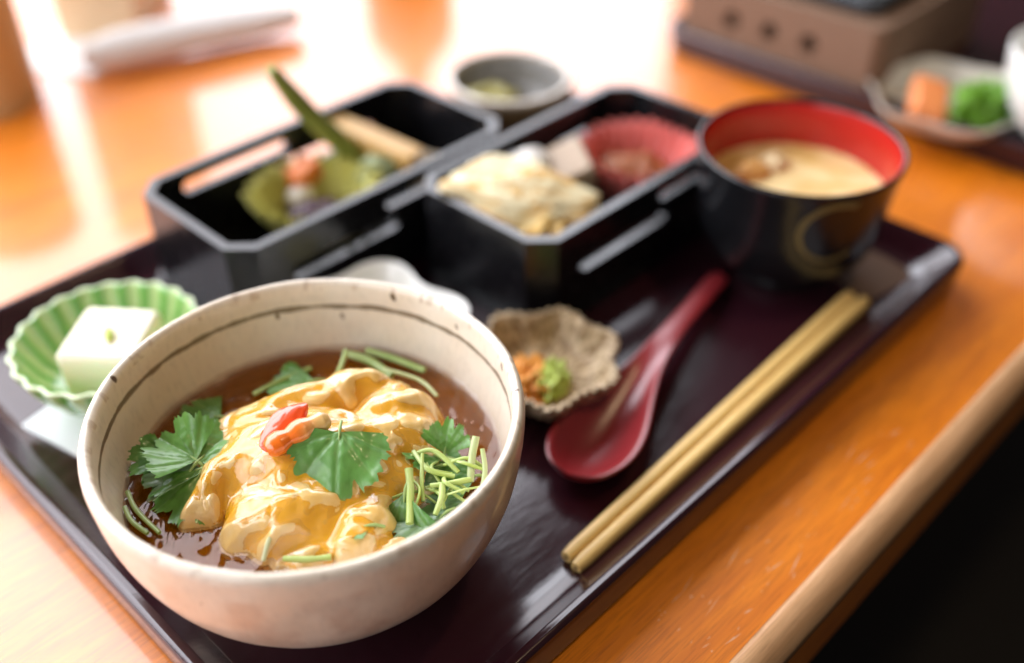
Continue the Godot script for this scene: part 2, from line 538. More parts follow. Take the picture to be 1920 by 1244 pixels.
# as lathe(), with v running along the length of the profile
func lathe_uv(prof: Array, seg: int, sub: int, bend: Callable) -> ArrayMesh:
	var P: Array = spline2(prof, sub)
	var L := [0.0]
	for k in P.size() - 1: L.append(L[-1] + P[k].distance_to(P[k + 1]))
	var V := PackedVector3Array(); var U := PackedVector2Array(); var I := PackedInt32Array()
	for j in P.size():
		for i in seg + 1:
			var a := TAU * i / seg
			var k: float = bend.call(a, P[j])
			V.append(Vector3(P[j].x * k * cos(a), P[j].y, P[j].x * k * sin(a)))
			U.append(Vector2(float(i) / seg, L[j] / L[-1]))
	for j in P.size() - 1:
		for i in seg:
			var a := j * (seg + 1) + i; var b := a + seg + 1
			I.append_array(PackedInt32Array([a, b, a + 1, a + 1, b, b + 1]))
	return build(V, I, {"uv": U, "seam": seg + 1})

func broth() -> void:
	var n := FastNoiseLite.new(); n.seed = 77; n.frequency = 1.0; n.fractal_octaves = 2
	var f := func(u: float, v: float) -> Vector3:
		var r: float = v * 0.0653
		var x := r * cos(TAU * u); var z := r * sin(TAU * u)
		var stir := 0.55 + 0.65 * smoothstep(0.01, -0.05, 0.7 * x + 0.2 * z)      # the sauce is still moving at the left
		var h: float = 0.0525 + stir * (0.0007 * n.get_noise_2d(x * 120.0 + z * 60.0, z * 150.0) + 0.00022 * n.get_noise_2d(x * 420.0, z * 300.0 + x * 200.0))
		h += 0.0009 * exp(-(0.0653 - r) / 0.0012)
		for b in [[-0.0335, 0.0205, 0.0042], [-0.043, 0.011, 0.0022], [0.0395, 0.0245, 0.0030], [0.046, 0.0165, 0.0022]]:
			var d: float = Vector2(x - b[0], z - b[1]).length() / b[2]
			if d < 1.3: h += b[2] * 0.30 * (exp(-pow((d - 0.85) * 4.5, 2.0)) - 0.5 * exp(-d * d * 2.0))
		return Vector3(x, h, z)
	var o := thing("amber_broth", "glossy amber brown broth filling the cream bowl round the egg", "broth", Vector3(BX, 0, BZ))
	part("broth_surface", surf(160, 60, f, {"wrap": true, "closed": false}), M.broth, o)
	# the depth of the broth: thin layers one under the other, so that it darkens away from the wall
	for k in 4:
		var dy: float = [0.0012, 0.0026, 0.0045, 0.0075][k]
		var r: float = [0.0648, 0.0643, 0.0635, 0.0622][k]
		var g := func(u: float, v: float) -> Vector3:
			return Vector3(v * r * cos(TAU * u), 0.0525 - dy + 0.0005 * n.get_noise_2d(v * cos(TAU * u) * 9.0 + k * 5.0, v * sin(TAU * u) * 9.0), v * r * sin(TAU * u))
		part("broth_layer", surf(96, 24, g, {"wrap": true, "closed": false}), M.broth_deep if k < 3 else M.broth_bottom, o)

const LOBES := [
	# centre a, b; radii; turn in degrees; height above the broth; roundness
	[-1.0, -25.0, 20.0, 12.0, 12.0, 13.0, 2.4], [-30.0, -11.0, 15.0, 7.5, 58.0, 11.5, 2.0], [-1.0, -3.0, 27.0, 17.0, 5.0, 19.0, 2.4], [-9.0, 19.0, 31.0, 10.0, 30.0, 15.5, 2.6],
	[11.0, 28.0, 13.0, 9.0, 20.0, 18.0, 2.2], [27.0, 20.0, 14.0, 9.5, -38.0, 16.5, 2.4], [24.0, 7.0, 16.0, 14.0, 60.0, 17.0, 2.4], [33.0, 1.0, 7.0, 12.0, 20.0, 9.5, 2.0],
	[29.0, -10.0, 11.0, 8.0, -30.0, 8.5, 2.2], [20.0, -31.0, 7.5, 15.0, -16.0, 10.0, 2.0], [9.0, -39.0, 14.0, 7.0, 12.0, 4.5, 2.4], [29.0, -41.0, 9.0, 5.5, 15.0, 4.5, 2.0],
	[-22.0, 2.0, 14.0, 9.0, 25.0, 14.5, 2.4], [12.0, -16.0, 13.0, 8.0, -25.0, 14.0, 2.2], [-15.0, -20.0, 9.0, 7.0, 40.0, 10.0, 2.2]]

func mound_height(a: float, b: float) -> float:
	var wa := a + 2.6 * smooth.get_noise_2d(a * 3.0, b * 3.0) + 0.25 * smooth.get_noise_2d(a * 11.0, b * 11.0)
	var wb := b + 2.6 * smooth.get_noise_2d(a * 3.0 + 300.0, b * 3.0) + 0.25 * smooth.get_noise_2d(a * 11.0 + 90.0, b * 11.0)
	var h := -4.0
	var s := 0.0
	for q in LOBES:
		var da: float = wa - q[0]; var db: float = wb - q[1]
		var t := deg_to_rad(q[4])
		var u: float = (da * cos(t) + db * sin(t)) / q[2]; var v: float = (-da * sin(t) + db * cos(t)) / q[3]
		var d := pow(pow(absf(u), q[6]) + pow(absf(v), q[6]), 1.0 / q[6])
		if d < 1.35:
			var k: float = -4.0 + (q[5] + 4.0) * (pow(1.0 - pow(d / 1.35, 2.6), 0.75))
			s += exp(k * 2.0)
	if s > 0.0: h = maxf(h, log(s) / 2.0)
	# drawn folds
	var rid := absf(smooth.get_noise_2d(wa * 3.0 + wb * 1.6 + 40.0, wb * 4.4))
	h -= 1.1 * exp(-rid * 9.0)
	# long soft folds running up to the right
	var fp := 0.906 * wa + 0.423 * wb; var fq := -0.423 * wa + 0.906 * wb
	h += 1.5 * smooth.get_noise_2d(fp * 1.5 + 500.0, fq * 5.0) + 0.5 * smooth.get_noise_2d(fp * 3.0, fq * 12.0 + 200.0)
	h += 0.16 * noise.get_noise_2d(a * 24.0, b * 24.0)
	return h

func mound() -> void:
	var n := 230
	var H := PackedFloat32Array(); H.resize((n + 1) * (n + 1))
	for j in n + 1:
		for i in n + 1:
			if Vector2(-54.0 + 108.0 * i / n, -56.0 + 108.0 * j / n).length() > 58.0:
				H[j * (n + 1) + i] = -9.0
				continue
			H[j * (n + 1) + i] = mound_height(-54.0 + 108.0 * i / n, -56.0 + 108.0 * j / n)
	for pass_ in 1:
		var B := H.duplicate()
		for j in range(2, n - 1):
			for i in range(2, n - 1):
				var k := j * (n + 1) + i
				if B[k] > -1.0: H[k] = (2.0 * B[k] + B[k - 2] + B[k + 2] + B[k - 2 * (n + 1)] + B[k + 2 * (n + 1)]) / 6.0
	var o := thing("egg_mound", "soft folded mound of creamy egg with amber sauce in the cream bowl", "egg")
	var cf := func(u: float, v: float) -> Color:
		var g := noise.get_noise_2d(u * 380.0, v * 380.0) + 0.5 * noise.get_noise_2d(u * 1500.0, v * 1500.0)
		return Color(0.88, 0.67, 0.30).lerp(Color(0.88, 0.74, 0.46), clampf(0.5 + 1.3 * g, 0.0, 1.0))
	part("egg_body", surf(n, n, func(u, v): return bw(-54.0 + 108.0 * u, -56.0 + 108.0 * v, 52.5 + H[int(round(v * n)) * (n + 1) + int(round(u * n))]), {"closed": false, "cf": cf, "keep": func(i, j): return H[j * (n + 1) + i] > -3.3}), M.egg, o)
	# the sauce: a smoother skin that lies in the folds and runs over the tops here and there
	var G := H.duplicate()
	for pass_ in 3:
		var T := G.duplicate()
		for j in range(3, n - 2):
			for i in range(3, n - 2):
				var k := j * (n + 1) + i
				T[k] = (G[k] + G[k - 3] + G[k + 3] + G[k - 3 * (n + 1)] + G[k + 3 * (n + 1)]) / 5.0
		G = T
	for j in n + 1:
		for i in n + 1:
			var k := j * (n + 1) + i
			G[k] += 0.26 + 0.72 * smooth.get_noise_2d(i * 1.7 + 800.0, j * 1.7)
			if H[k] < -1.0: G[k] = -5.0
	part("sauce_film", surf(n, n, func(u, v):
		var k := int(round(v * n)) * (n + 1) + int(round(u * n))
		return bw(-54.0 + 108.0 * u, -56.0 + 108.0 * v, 52.5 + H[k] + 0.30), {"closed": false, "keep": func(i, j): return H[j * (n + 1) + i] > -2.6}), M.thin_sauce, o)
	part("sauce_pool", surf(n, n, func(u, v): return bw(-54.0 + 108.0 * u, -56.0 + 108.0 * v, 52.5 + G[int(round(v * n)) * (n + 1) + int(round(u * n))]), {"closed": false, "keep": func(i, j): return G[j * (n + 1) + i] > 0.3 and G[j * (n + 1) + i] > H[j * (n + 1) + i] - 0.4}), M.glaze_sauce, o)

func garnish() -> void:
	var o := thing("urchin_garnish", "small orange and red morsel on top of the egg mound", "garnish")
	var _cf := func(p: Vector3) -> Color: return Color(0.80, 0.16, 0.01).lerp(Color(0.72, 0.45, 0.14), smoothstep(-0.15, 0.6, p.x))
	var pts := [bw(-12, -13, 72.8), bw(-6, -9.5, 74.4), bw(0, -5.5, 75.2), bw(7, -1, 75.0)]
	var col := func(p: Vector3) -> Color:
		var a := ((p.x - BX) + (p.z - BZ)) * 707.0
		return Color(0.86, 0.17, 0.008).lerp(Color(0.72, 0.46, 0.16), smoothstep(-3.0, 7.0, a + 3.0 * noise.get_noise_3d(p.x * 4000.0, p.y * 4000.0, p.z * 4000.0)))
	part("chunk", tube(pts, [0.0026, 0.0041, 0.0044, 0.0032, 0.0042, 0.0045, 0.0034, 0.0041, 0.0024], 24, 56, 0.85, col), M.tinted_food, o)
	var red := func(_u: float, _v: float) -> Color: return Color(0.76, 0.075, 0.006)
	part("red_slice", lump(0.0110, 0.0019, 0.0052, 0.25, 0.8, 3, 40, 22, red), M.tinted_food, o, bw(-8, -2.5, 74.0), Vector3(0.10, 0.30, 0.10))

# leaf: stalk end at p, running along dir (degrees in the a, b plane), rising by "lift", turned about its midrib by "bank"
func leaf(called: String, label: String, p: Vector3, dir: float, lift: float, bank: float, length: float, spread: float, shade: Color, droop := 0.25, seed_ := 0, group := "", cup := 0.0) -> void:
	var o := thing(called, label, "leaf", p, 0.0, group)
	var d := deg_to_rad(dir)
	var fwd := Vector3(0.7071 * (cos(d) + sin(d)), 0, 0.7071 * (cos(d) - sin(d)))
	var side := Vector3.UP.cross(fwd).normalized()
	var l := deg_to_rad(lift)
	var f3 := (fwd * cos(l) + Vector3.UP * sin(l)).normalized()
	var n3 := side.cross(f3) * -1.0
	if n3.y < 0.0: n3 = -n3
	var bq := Basis(f3, deg_to_rad(bank))
	side = bq * side; n3 = bq * n3
	var ns := 168; var nr := 26
	var veins := [0.0, 0.62 * spread, -0.62 * spread, 1.15 * spread, -1.15 * spread]
	var shape := func(u: float, r: float) -> Vector3:
		var th: float = (u - 0.5) * 2.0 * 1.55 * spread
		var R := length * (0.70 + 0.30 * cos(th * 1.1))
		# lobes between the veins, then teeth
		for q in [0.31 * spread, -0.31 * spread]:
			R *= 1.0 - 0.20 * exp(-pow((th - q) / (0.085 * spread), 2.0))
		for q in [0.90 * spread, -0.90 * spread]:
			R *= 1.0 - 0.13 * exp(-pow((th - q) / (0.08 * spread), 2.0))
		var saw := fposmod(u * 24.0 + seed_ * 0.37 + 1.3 * smooth.get_noise_2d(u * 420.0, seed_ * 33.0), 1.0)
		R *= 1.0 + (0.10 + 0.07 * smooth.get_noise_2d(u * 500.0, seed_ * 19.0 + 70.0)) * (absf(saw - 0.35) * 1.4 - 0.5) + 0.05 * noise.get_noise_2d(u * 900.0, seed_ * 77.0)
		var x := r * R * cos(th); var y := r * R * sin(th)
		var rr := Vector2(x, y).length() / length
		var h := -droop * rr * rr * length * 0.8
		h += length * 0.04 * smooth.get_noise_2d(x * 2600.0 + seed_ * 50.0, y * 2600.0) * (0.4 + rr) * 2.0
		h += cup * absf(y) + length * 0.16 * smooth.get_noise_2d(th * 38.0 + seed_ * 60.0, 20.0) * rr * rr * 2.0
		for q in veins: h -= 0.00042 * exp(-pow((th - q) * r * R / 0.0011, 2.0)) * smoothstep(0.02, 0.2, r)
		h += 0.00007 * sin(rr * 34.0 + absf(th) * 6.0)
		return f3 * x + side * y + n3 * h
	var cf := func(u: float, r: float) -> Color:
		var th: float = (u - 0.5) * 2.0 * 1.55 * spread
		var c := shade.lerp(shade * 0.8, clampf(0.4 + noise.get_noise_2d(u * 320.0 + seed_ * 31.0, r * 160.0), 0.0, 1.0))
		for q in veins:
			var w := absf(th - q) * r * length
			c = c.lerp(Color(0.26, 0.42, 0.16), 0.34 * exp(-pow(w / (0.00042 - 0.00018 * r), 2.0)))
			# side veins leave the main ones at an angle
			var s := fposmod((r * length * 1000.0 - absf(th - q) * r * length * 900.0) / 4.6, 1.0)
			if absf(th - q) < 0.34 * spread: c = c.lerp(Color(0.20, 0.36, 0.12), 0.16 * exp(-pow((s - 0.5) * 14.0, 2.0)))
		return Color(c.r, c.g, c.b, 1.0)
	part("blade", surf(ns, nr, func(u, v): return shape.call(u, 0.015 + 0.985 * v), {"closed": false, "cf": func(u, v): return cf.call(u, 0.015 + 0.985 * v)}), M.leaf, o)
	var stc := func(_p: Vector3) -> Color: return Color(0.36, 0.50, 0.17)
	part("leaf_stalk", tube([f3 * -0.0045 + n3 * -0.0012, f3 * -0.001, f3 * 0.003 + n3 * -0.0002], [0.0005, 0.0006, 0.0002], 8, 8, 1.0, stc), M.stalk, o)

func stem(called: String, label: String, pts: Array, r: float, c: Color, group := "") -> void:
	r *= 0.82
	var o := thing(called, label, "herb", pts[0], 0.0, group)
	var q := []
	for k in pts.size():
		q.append(pts[k] - pts[0] + Vector3(rng.randf_range(-1, 1), 0, rng.randf_range(-1, 1)) * 0.0009)
	var col := func(p: Vector3) -> Color:
		var k := 0.5 + 0.9 * noise.get_noise_3d(p.x * 3000.0, p.y * 3000.0, p.z * 3000.0)
		return c.lerp(Color(0.62, 0.74, 0.36), clampf(k * 0.5, 0.0, 0.5))
	part("stalk", tube(q, [r * rng.randf_range(0.75, 1.05), r * rng.randf_range(0.85, 1.1), r, r * rng.randf_range(0.8, 1.1), r * rng.randf_range(0.75, 1.1)], 12, 18, rng.randf_range(0.65, 0.95), col), M.stalk, o)

func greens() -> void:
	var G := Color(0.125, 0.31, 0.06)
	var P := Color(0.22, 0.36, 0.17)
	leaf("trefoil_leaf", "large serrated green leaf on the front of the egg below the orange morsel", bw(11.5, -7.5, 75.2), 268, -24, 0, 0.0230, 1.08, G, 0.16, 1)
	leaf("trefoil_leaf", "bright green leaf at left against the bowl wall, folded up like a wing", bw(-38.5, -6, 61.5), 148, 18, -14, 0.0190, 0.85, Color(0.14, 0.33, 0.06), 0.12, 2, "", 0.35)
	leaf("trefoil_leaf", "green leaf on the left reaching from the broth onto the egg", bw(-38, -6, 61.5), 50, 14, 12, 0.0175, 0.9, Color(0.14, 0.33, 0.06), 0.15, 3, "", 0.15)
	leaf("trefoil_leaf", "pale underside of a small leaf under the left pair of leaves", bw(-36, -8, 60.0), 190, -3, 8, 0.0205, 0.5, P, 0.1, 4)
	leaf("trefoil_leaf", "dark green leaf dipping into the dark broth at left front", bw(-37, -8, 59.5), 256, -17, -6, 0.0210, 0.75, G, 0.15, 5)
	leaf("trefoil_leaf", "small dark leaf tucked against the left wall of the bowl", bw(-50, 0, 57.5), 215, 6, -30, 0.014, 0.9, G, 0.1, 6)
	leaf("trefoil_leaf", "bright young leaf standing upright from the right of the broth", bw(45, -2, 58.0), 75, 62, 0, 0.0125, 0.7, Color(0.14, 0.33, 0.06), 0.1, 7)
	leaf("trefoil_leaf", "curled dark leaf on the broth left of the upright young leaf", bw(44, -3, 57.5), 165, 24, 22, 0.015, 0.85, G, 0.25, 8)
	leaf("trefoil_leaf", "pale leaf lying flat just below the upright young leaf", bw(43, -6, 57.0), 205, 8, -12, 0.011, 0.7, P, 0.2, 9)
	leaf("trefoil_leaf", "dull green leaf floating under the cut stems at the right", bw(56, -9, 55.0), 185, 2, 0, 0.017, 0.7, G, 0.1, 10)
	leaf("trefoil_leaf", "leaf folded over at the front right beside the cut stems", bw(33, -23, 62.0), 262, -34, 18, 0.021, 0.62, Color(0.10, 0.26, 0.05), 0.35, 11)
	leaf("trefoil_leaf", "pale green leaf leaning on the inside of the front right rim", bw(46, -30, 59.5), 228, -4, 24, 0.020, 0.6, P, 0.2, 12)
	leaf("trefoil_leaf", "soft green leaf in front of the cut stems near the right rim", bw(55, -24, 59.0), 205, 2, 14, 0.018, 0.6, Color(0.15, 0.29, 0.11), 0.2, 13)
	leaf("trefoil_leaf", "dark leaf lying in the broth behind the egg mound", bw(-6, 42, 55.0), 200, 2, 0, 0.018, 0.8, G, 0.1, 14)
	leaf("trefoil_leaf", "dark leaf sunk in the shadowed broth at the back left", bw(-38, 24, 53.8), 170, 0, 0, 0.015, 0.8, G, 0.05, 15)
	leaf("trefoil_leaf", "scrap of green leaf on the egg at the very front", bw(23, -36, 61.5), 190, 4, 8, 0.008, 0.7, G, 0.2, 16)
	var y := Color(0.42, 0.55, 0.11)
	var w := Color(0.50, 0.58, 0.28)
	var g := Color(0.24, 0.36, 0.08)
	stem("herb_sprig", "curved pale stem lying across the right of the egg", [bw(32, -6, 61), bw(41, -5, 63.5), bw(50, -13, 60.5)], 0.0011, y)
	stem("herb_sprig", "second pale stem bent just beneath the curved one", [bw(35, -5, 63), bw(41, -13, 63), bw(49, -16, 61)], 0.0012, y)
	stem("herb_sprig", "thick upright pale stem against the right inner wall", [bw(56, -3, 68), bw(55, -9, 63), bw(54, -15, 59)], 0.0016, w)
	stem("herb_sprig", "shorter upright stem beside the thick one at the right wall", [bw(59, -7, 66), bw(58.5, -12, 62), bw(58, -17, 59)], 0.0011, w)
	stem("herb_sprig", "pale stem standing in the front right cluster", [bw(34, -14, 65), bw(34, -22, 62), bw(35, -33, 58.5)], 0.0017, y)
	stem("herb_sprig", "thin pale stem right of the standing one in the cluster", [bw(38, -9, 65), bw(38.5, -17, 62), bw(39, -25, 59.5)], 0.0009, y)
	stem("herb_sprig", "stem lying level in front of the right wall", [bw(42, -20, 62), bw(49, -18, 62), bw(55, -16, 61)], 0.0013, y)
	stem("herb_sprig", "short stem leaning on the front right rim", [bw(45, -21, 63), bw(44.5, -26, 62), bw(44, -31, 60)], 0.0013, y)
	stem("herb_sprig", "stem of the upright young leaf running to the right wall", [bw(45, -3, 57.5), bw(50, -4, 57.5), bw(57, -6, 57)], 0.0008, g)
	stem("herb_sprig", "dark stem sunk along the left wall of the bowl", [bw(-61, -13, 54.5), bw(-57, -22, 54.2), bw(-47, -31, 54)], 0.0011, g)
	stem("herb_sprig", "second dark stem nearer the rim at the left wall", [bw(-61, -20, 54.5), bw(-57, -26, 54.2), bw(-50, -32, 54)], 0.0010, g)
	stem("herb_sprig", "white stem leaning on the egg at the front of the bowl", [bw(-4, -32, 61), bw(-8, -38, 59), bw(-11, -45, 56)], 0.0011, Color(0.60, 0.62, 0.40))
	stem("herb_sprig", "green stem lying along the front wall of the bowl", [bw(-3, -45, 57.5), bw(4, -46.5, 57.2), bw(12, -45, 57)], 0.0014, y)
	stem("herb_sprig", "long pale stem slanting through the broth at the back", [bw(20, 46, 56.5), bw(33, 40, 56.5), bw(41, 30, 56)], 0.0010, w)
	stem("herb_sprig", "broad green stem floating at the back behind the pale one", [bw(5, 57, 55.5), bw(14, 52, 55.5), bw(23, 43, 55.5)], 0.0022, g)
	stem("herb_sprig", "green stem floating along the far wall of the bowl", [bw(12, 60, 55), bw(23, 55, 55), bw(35, 46, 55)], 0.0019, g)
	stem("herb_sprig", "green stem poking up behind the top of the egg", [bw(5, 52, 61), bw(3, 44, 58), bw(1, 37, 56)], 0.0013, g)
	stem("herb_sprig", "dull stem sunk in the dark broth at the back left", [bw(-28, 36, 54), bw(-20, 43, 54.2), bw(-8, 50, 54)], 0.0013, g)

	# more of the same, thin and tangled: nothing tells these apart
	for k in 12:
		var a := rng.randf_range(33.0, 53.0); var b := rng.randf_range(-24.0, -9.0)
		var t := rng.randf_range(0.0, TAU); var l := rng.randf_range(4.0, 8.5)
		var yy := rng.randf_range(58.0, 62.0)
		stem("herb_sprig", "thin pale chopped stem in the tangle at the right of the egg", [bw(a - l * cos(t), b - l * sin(t), yy - 1.0), bw(a + 2.5 * sin(t), b - 2.5 * cos(t), yy + 1.5), bw(a + l * cos(t), b + l * sin(t), yy - 0.5)], rng.randf_range(0.0006, 0.0010), y, "thin chopped stems tangled beside the egg")

# ------------------------------------------------------------------ the two lacquer boxes
func octagon(x0: float, x1: float, z0: float, z1: float, c: float) -> PackedVector2Array:
	return PackedVector2Array([Vector2(x0 + c, z0), Vector2(x1 - c, z0), Vector2(x1, z0 + c), Vector2(x1, z1 - c), Vector2(x1 - c, z1), Vector2(x0 + c, z1), Vector2(x0, z1 - c), Vector2(x0, z0 + c)])

func prism(P: PackedVector2Array, y0: float, y1: float, op: int, parent: Node) -> void:
	var p := CSGPolygon3D.new()
	p.name = "prism"
	p.polygon = P
	p.depth = y1 - y0
	p.operation = op
	p.rotation.x = PI / 2          # extrudes upward from y0
	p.position.y = y0
	parent.add_child(p, true)

func slot(x0: float, x1: float, y: float, r: float, z: float, parent: Node) -> void:
	var b := CSGBox3D.new(); b.name = "slot"; b.operation = CSGShape3D.OPERATION_SUBTRACTION
	b.size = Vector3(x1 - x0, 2 * r, 0.02); b.position = Vector3((x0 + x1) / 2, y, z)
	parent.add_child(b, true)
	for x in [x0, x1]:
		var c := CSGCylinder3D.new(); c.name = "slot_end"; c.operation = CSGShape3D.OPERATION_SUBTRACTION
		c.radius = r; c.height = 0.02; c.sides = 20; c.rotation.x = PI / 2; c.position = Vector3(x, y, z)
		parent.add_child(c, true)

func bento_box(label: String, x0: float, x1: float, z0: float, z1: float, top: float) -> void:
	var at := Vector3((x0 + x1) / 2, TF, (z0 + z1) / 2)
	var o := thing("lunch_box", label, "box", at, 0.0, "black lacquer boxes at the back of the tray")
	var w := (x1 - x0) / 2; var d := (z1 - z0) / 2; var h := top - TF
	var g := CSGCombiner3D.new()
	g.name = "box_body"
	g.material_override = M.black_lacquer
	o.add_child(g)
	var t := 0.0042
	prism(octagon(-w, w, -d, d, 0.0105), 0.0032, h, CSGShape3D.OPERATION_UNION, g)
	prism(octagon(-w - 0.0022, w + 0.0022, -d - 0.0022, d + 0.0022, 0.0112), 0.0003, 0.0036, CSGShape3D.OPERATION_UNION, g)
	prism(octagon(-w + t, w - t, -d + t, d - t, 0.0088), 0.0065, h + 0.01, CSGShape3D.OPERATION_SUBTRACTION, g)
	# hand slots, a low one and a high one in each long wall
	slot(-w + 0.030, -w + 0.088, 0.0285, 0.0042, d, g)
	slot(-w + 0.088, -w + 0.122, 0.0408, 0.0036, d, g)
	slot(w - 0.088, w - 0.030, 0.0285, 0.0042, -d, g)
	slot(-w + 0.028, w - 0.088, 0.0408, 0.0036, -d, g)

func bento() -> void:
	bento_box("black lacquer box at the back left with a skewer, carrot and green cup", 0.1865, 0.3590, -0.4410, -0.3520, 0.0565)
	bento_box("black lacquer box in the middle with fried fish and a pink cup", 0.2835, 0.4420, -0.3470, -0.2595, 0.0560)
	# ---- what lies in the back left box
	var yg := func(p: Vector3) -> Color:
		var k := 0.5 + 1.2 * noise.get_noise_3d(p.x * 2500.0, p.y * 1200.0, p.z * 2500.0)
		return Color(0.17, 0.20, 0.03).lerp(Color(0.32, 0.33, 0.07), clampf(k, 0.0, 1.0))
	solo("paper_cup", cup_mesh(0.020, 0.0315, 0.027, 22, 0.13), tint("green_cup", 0.62, 0.59, 0.19, 0.5), "pleated yellow green paper cup in the back left box", "food cup", Vector3(0.263, 0.0125, -0.400))
	solo("simmered_beans", lump(0.016, 0.008, 0.016, 0.5, 3.0, 4), tint("bean", 0.10, 0.06, 0.09, 0.25), "purple simmered food inside the green paper cup", "side dish", Vector3(0.262, 0.021, -0.398))
	solo("carrot_piece", block(0.018, 0.012, 0.012, 0.002), tint("carrot", 0.80, 0.22, 0.05, 0.35), "orange carrot block behind the green paper cup", "vegetable", Vector3(0.2735, 0.029, -0.424), Vector3(0.1, 0.3, 0.15))
	solo("white_radish", lump(0.008, 0.007, 0.007, 0.2, 1.5, 6), tint("radish", 0.80, 0.74, 0.66, 0.3), "white radish piece under the orange carrot block", "vegetable", Vector3(0.2655, 0.026, -0.418))
	solo("green_leaf_blade", tube([Vector3(0.2635, 0.0975, -0.424), Vector3(0.279, 0.070, -0.422), Vector3(0.296, 0.045, -0.416), Vector3(0.308, 0.026, -0.408)], [0.0032, 0.0058, 0.0066, 0.0062, 0.005], 14, 24, 0.9, yg), M.matt_food, "long pointed green leaf sticking out of the back left box", "leaf")
	solo("bamboo_slice", block(0.062, 0.011, 0.016, 0.0025), tint("bamboo_shoot", 0.62, 0.36, 0.10, 0.4), "tan strip leaning beside the pointed green leaf", "side dish", Vector3(0.311, 0.037, -0.414), Vector3(0.0, -1.30, -0.16))
	solo("taro_piece", lump(0.013, 0.011, 0.012, 0.3, 1.6, 8), tint("taro", 0.36, 0.29, 0.20, 0.5), "greyish taro ball at the end of the tan strip", "side dish", Vector3(0.325, 0.030, -0.384))
	solo("cucumber_piece", lump(0.011, 0.009, 0.010, 0.3, 1.6, 9), tint("cucumber", 0.26, 0.31, 0.15, 0.4), "grey green cucumber piece right of the green paper cup", "vegetable", Vector3(0.301, 0.034, -0.396))
	# ---- what lies in the middle box
	fried_fish()
	solo("beige_wedge", wedge(0.046, 0.030, 0.026), tint("wedge", 0.36, 0.26, 0.17, 0.5), "beige wedge with a white face behind the fried fish", "side dish", Vector3(0.356, 0.024, -0.323), Vector3(0.15, -0.55, 0.1))
	solo("fish_cake", lump(0.011, 0.009, 0.010, 0.15, 1.2, 15), tint("fish_cake", 0.80, 0.77, 0.72, 0.35), "white fish cake propped on the beige wedge", "side dish", Vector3(0.349, 0.045, -0.329))
	solo("paper_cup", cup_mesh(0.019, 0.0310, 0.029, 26, 0.10), tint("pink_cup", 0.82, 0.25, 0.22, 0.5), "pleated pink paper cup at the right of the middle box", "food cup", Vector3(0.4060, 0.0125, -0.3020))
	solo("pickled_greens", lump(0.018, 0.010, 0.018, 0.6, 3.0, 14), tint("pickle", 0.34, 0.10, 0.02, 0.35), "dark orange relish at the bottom of the pink cup", "side dish", Vector3(0.404, 0.0250, -0.303))

func tint(called: String, r: float, g: float, b: float, rough: float) -> StandardMaterial3D:
	var m := mat(called, r, g, b, rough)
	m.heightmap_enabled = true; m.heightmap_texture = M.n_fine; m.heightmap_scale = 0.03
	m.uv1_triplanar = true; m.uv1_scale = Vector3(30, 30, 30)
	return m

func cup_mesh(r0: float, r1: float, h: float, pleats: int, depth: float) -> ArrayMesh:
	var prof := [Vector2(0, 0.0), Vector2(r0 * 0.7, 0.0), Vector2(r0, 0.0012), Vector2(lerpf(r0, r1, 0.4), h * 0.42), Vector2(r1, h), Vector2(r1 - 0.0006, h), Vector2(lerpf(r0, r1, 0.4) - 0.0006, h * 0.42 + 0.0003), Vector2(r0 - 0.0006, 0.0018), Vector2(0, 0.001)]
	return lathe(prof, pleats * 8, 4, func(a, p): return 1.0 + depth * smoothstep(0.0, h, p.y) * cos(pleats * a) + 0.05 * smoothstep(0.0, h, p.y) * noise.get_noise_2d(cos(a) * 60.0 + r1 * 9000.0, sin(a) * 60.0))

func wedge(w: float, d: float, h: float) -> ArrayMesh:
	var A := PackedVector3Array(); var B := PackedVector3Array(); var C := PackedVector3Array()
	for p in [Vector2(-0.5, -0.5), Vector2(0.5, -0.5), Vector2(0.5, 0.5), Vector2(-0.5, 0.5)]:
		A.append(Vector3(p.x * w, 0, p.y * d)); B.append(Vector3(p.x * w * 0.97, h * (0.75 + 0.5 * p.x), p.y * d * 0.96)); C.append(Vector3(p.x * w * 0.90, h * (0.80 + 0.5 * p.x), p.y * d * 0.88))
	return stack([A, B, C], {"flat": true})

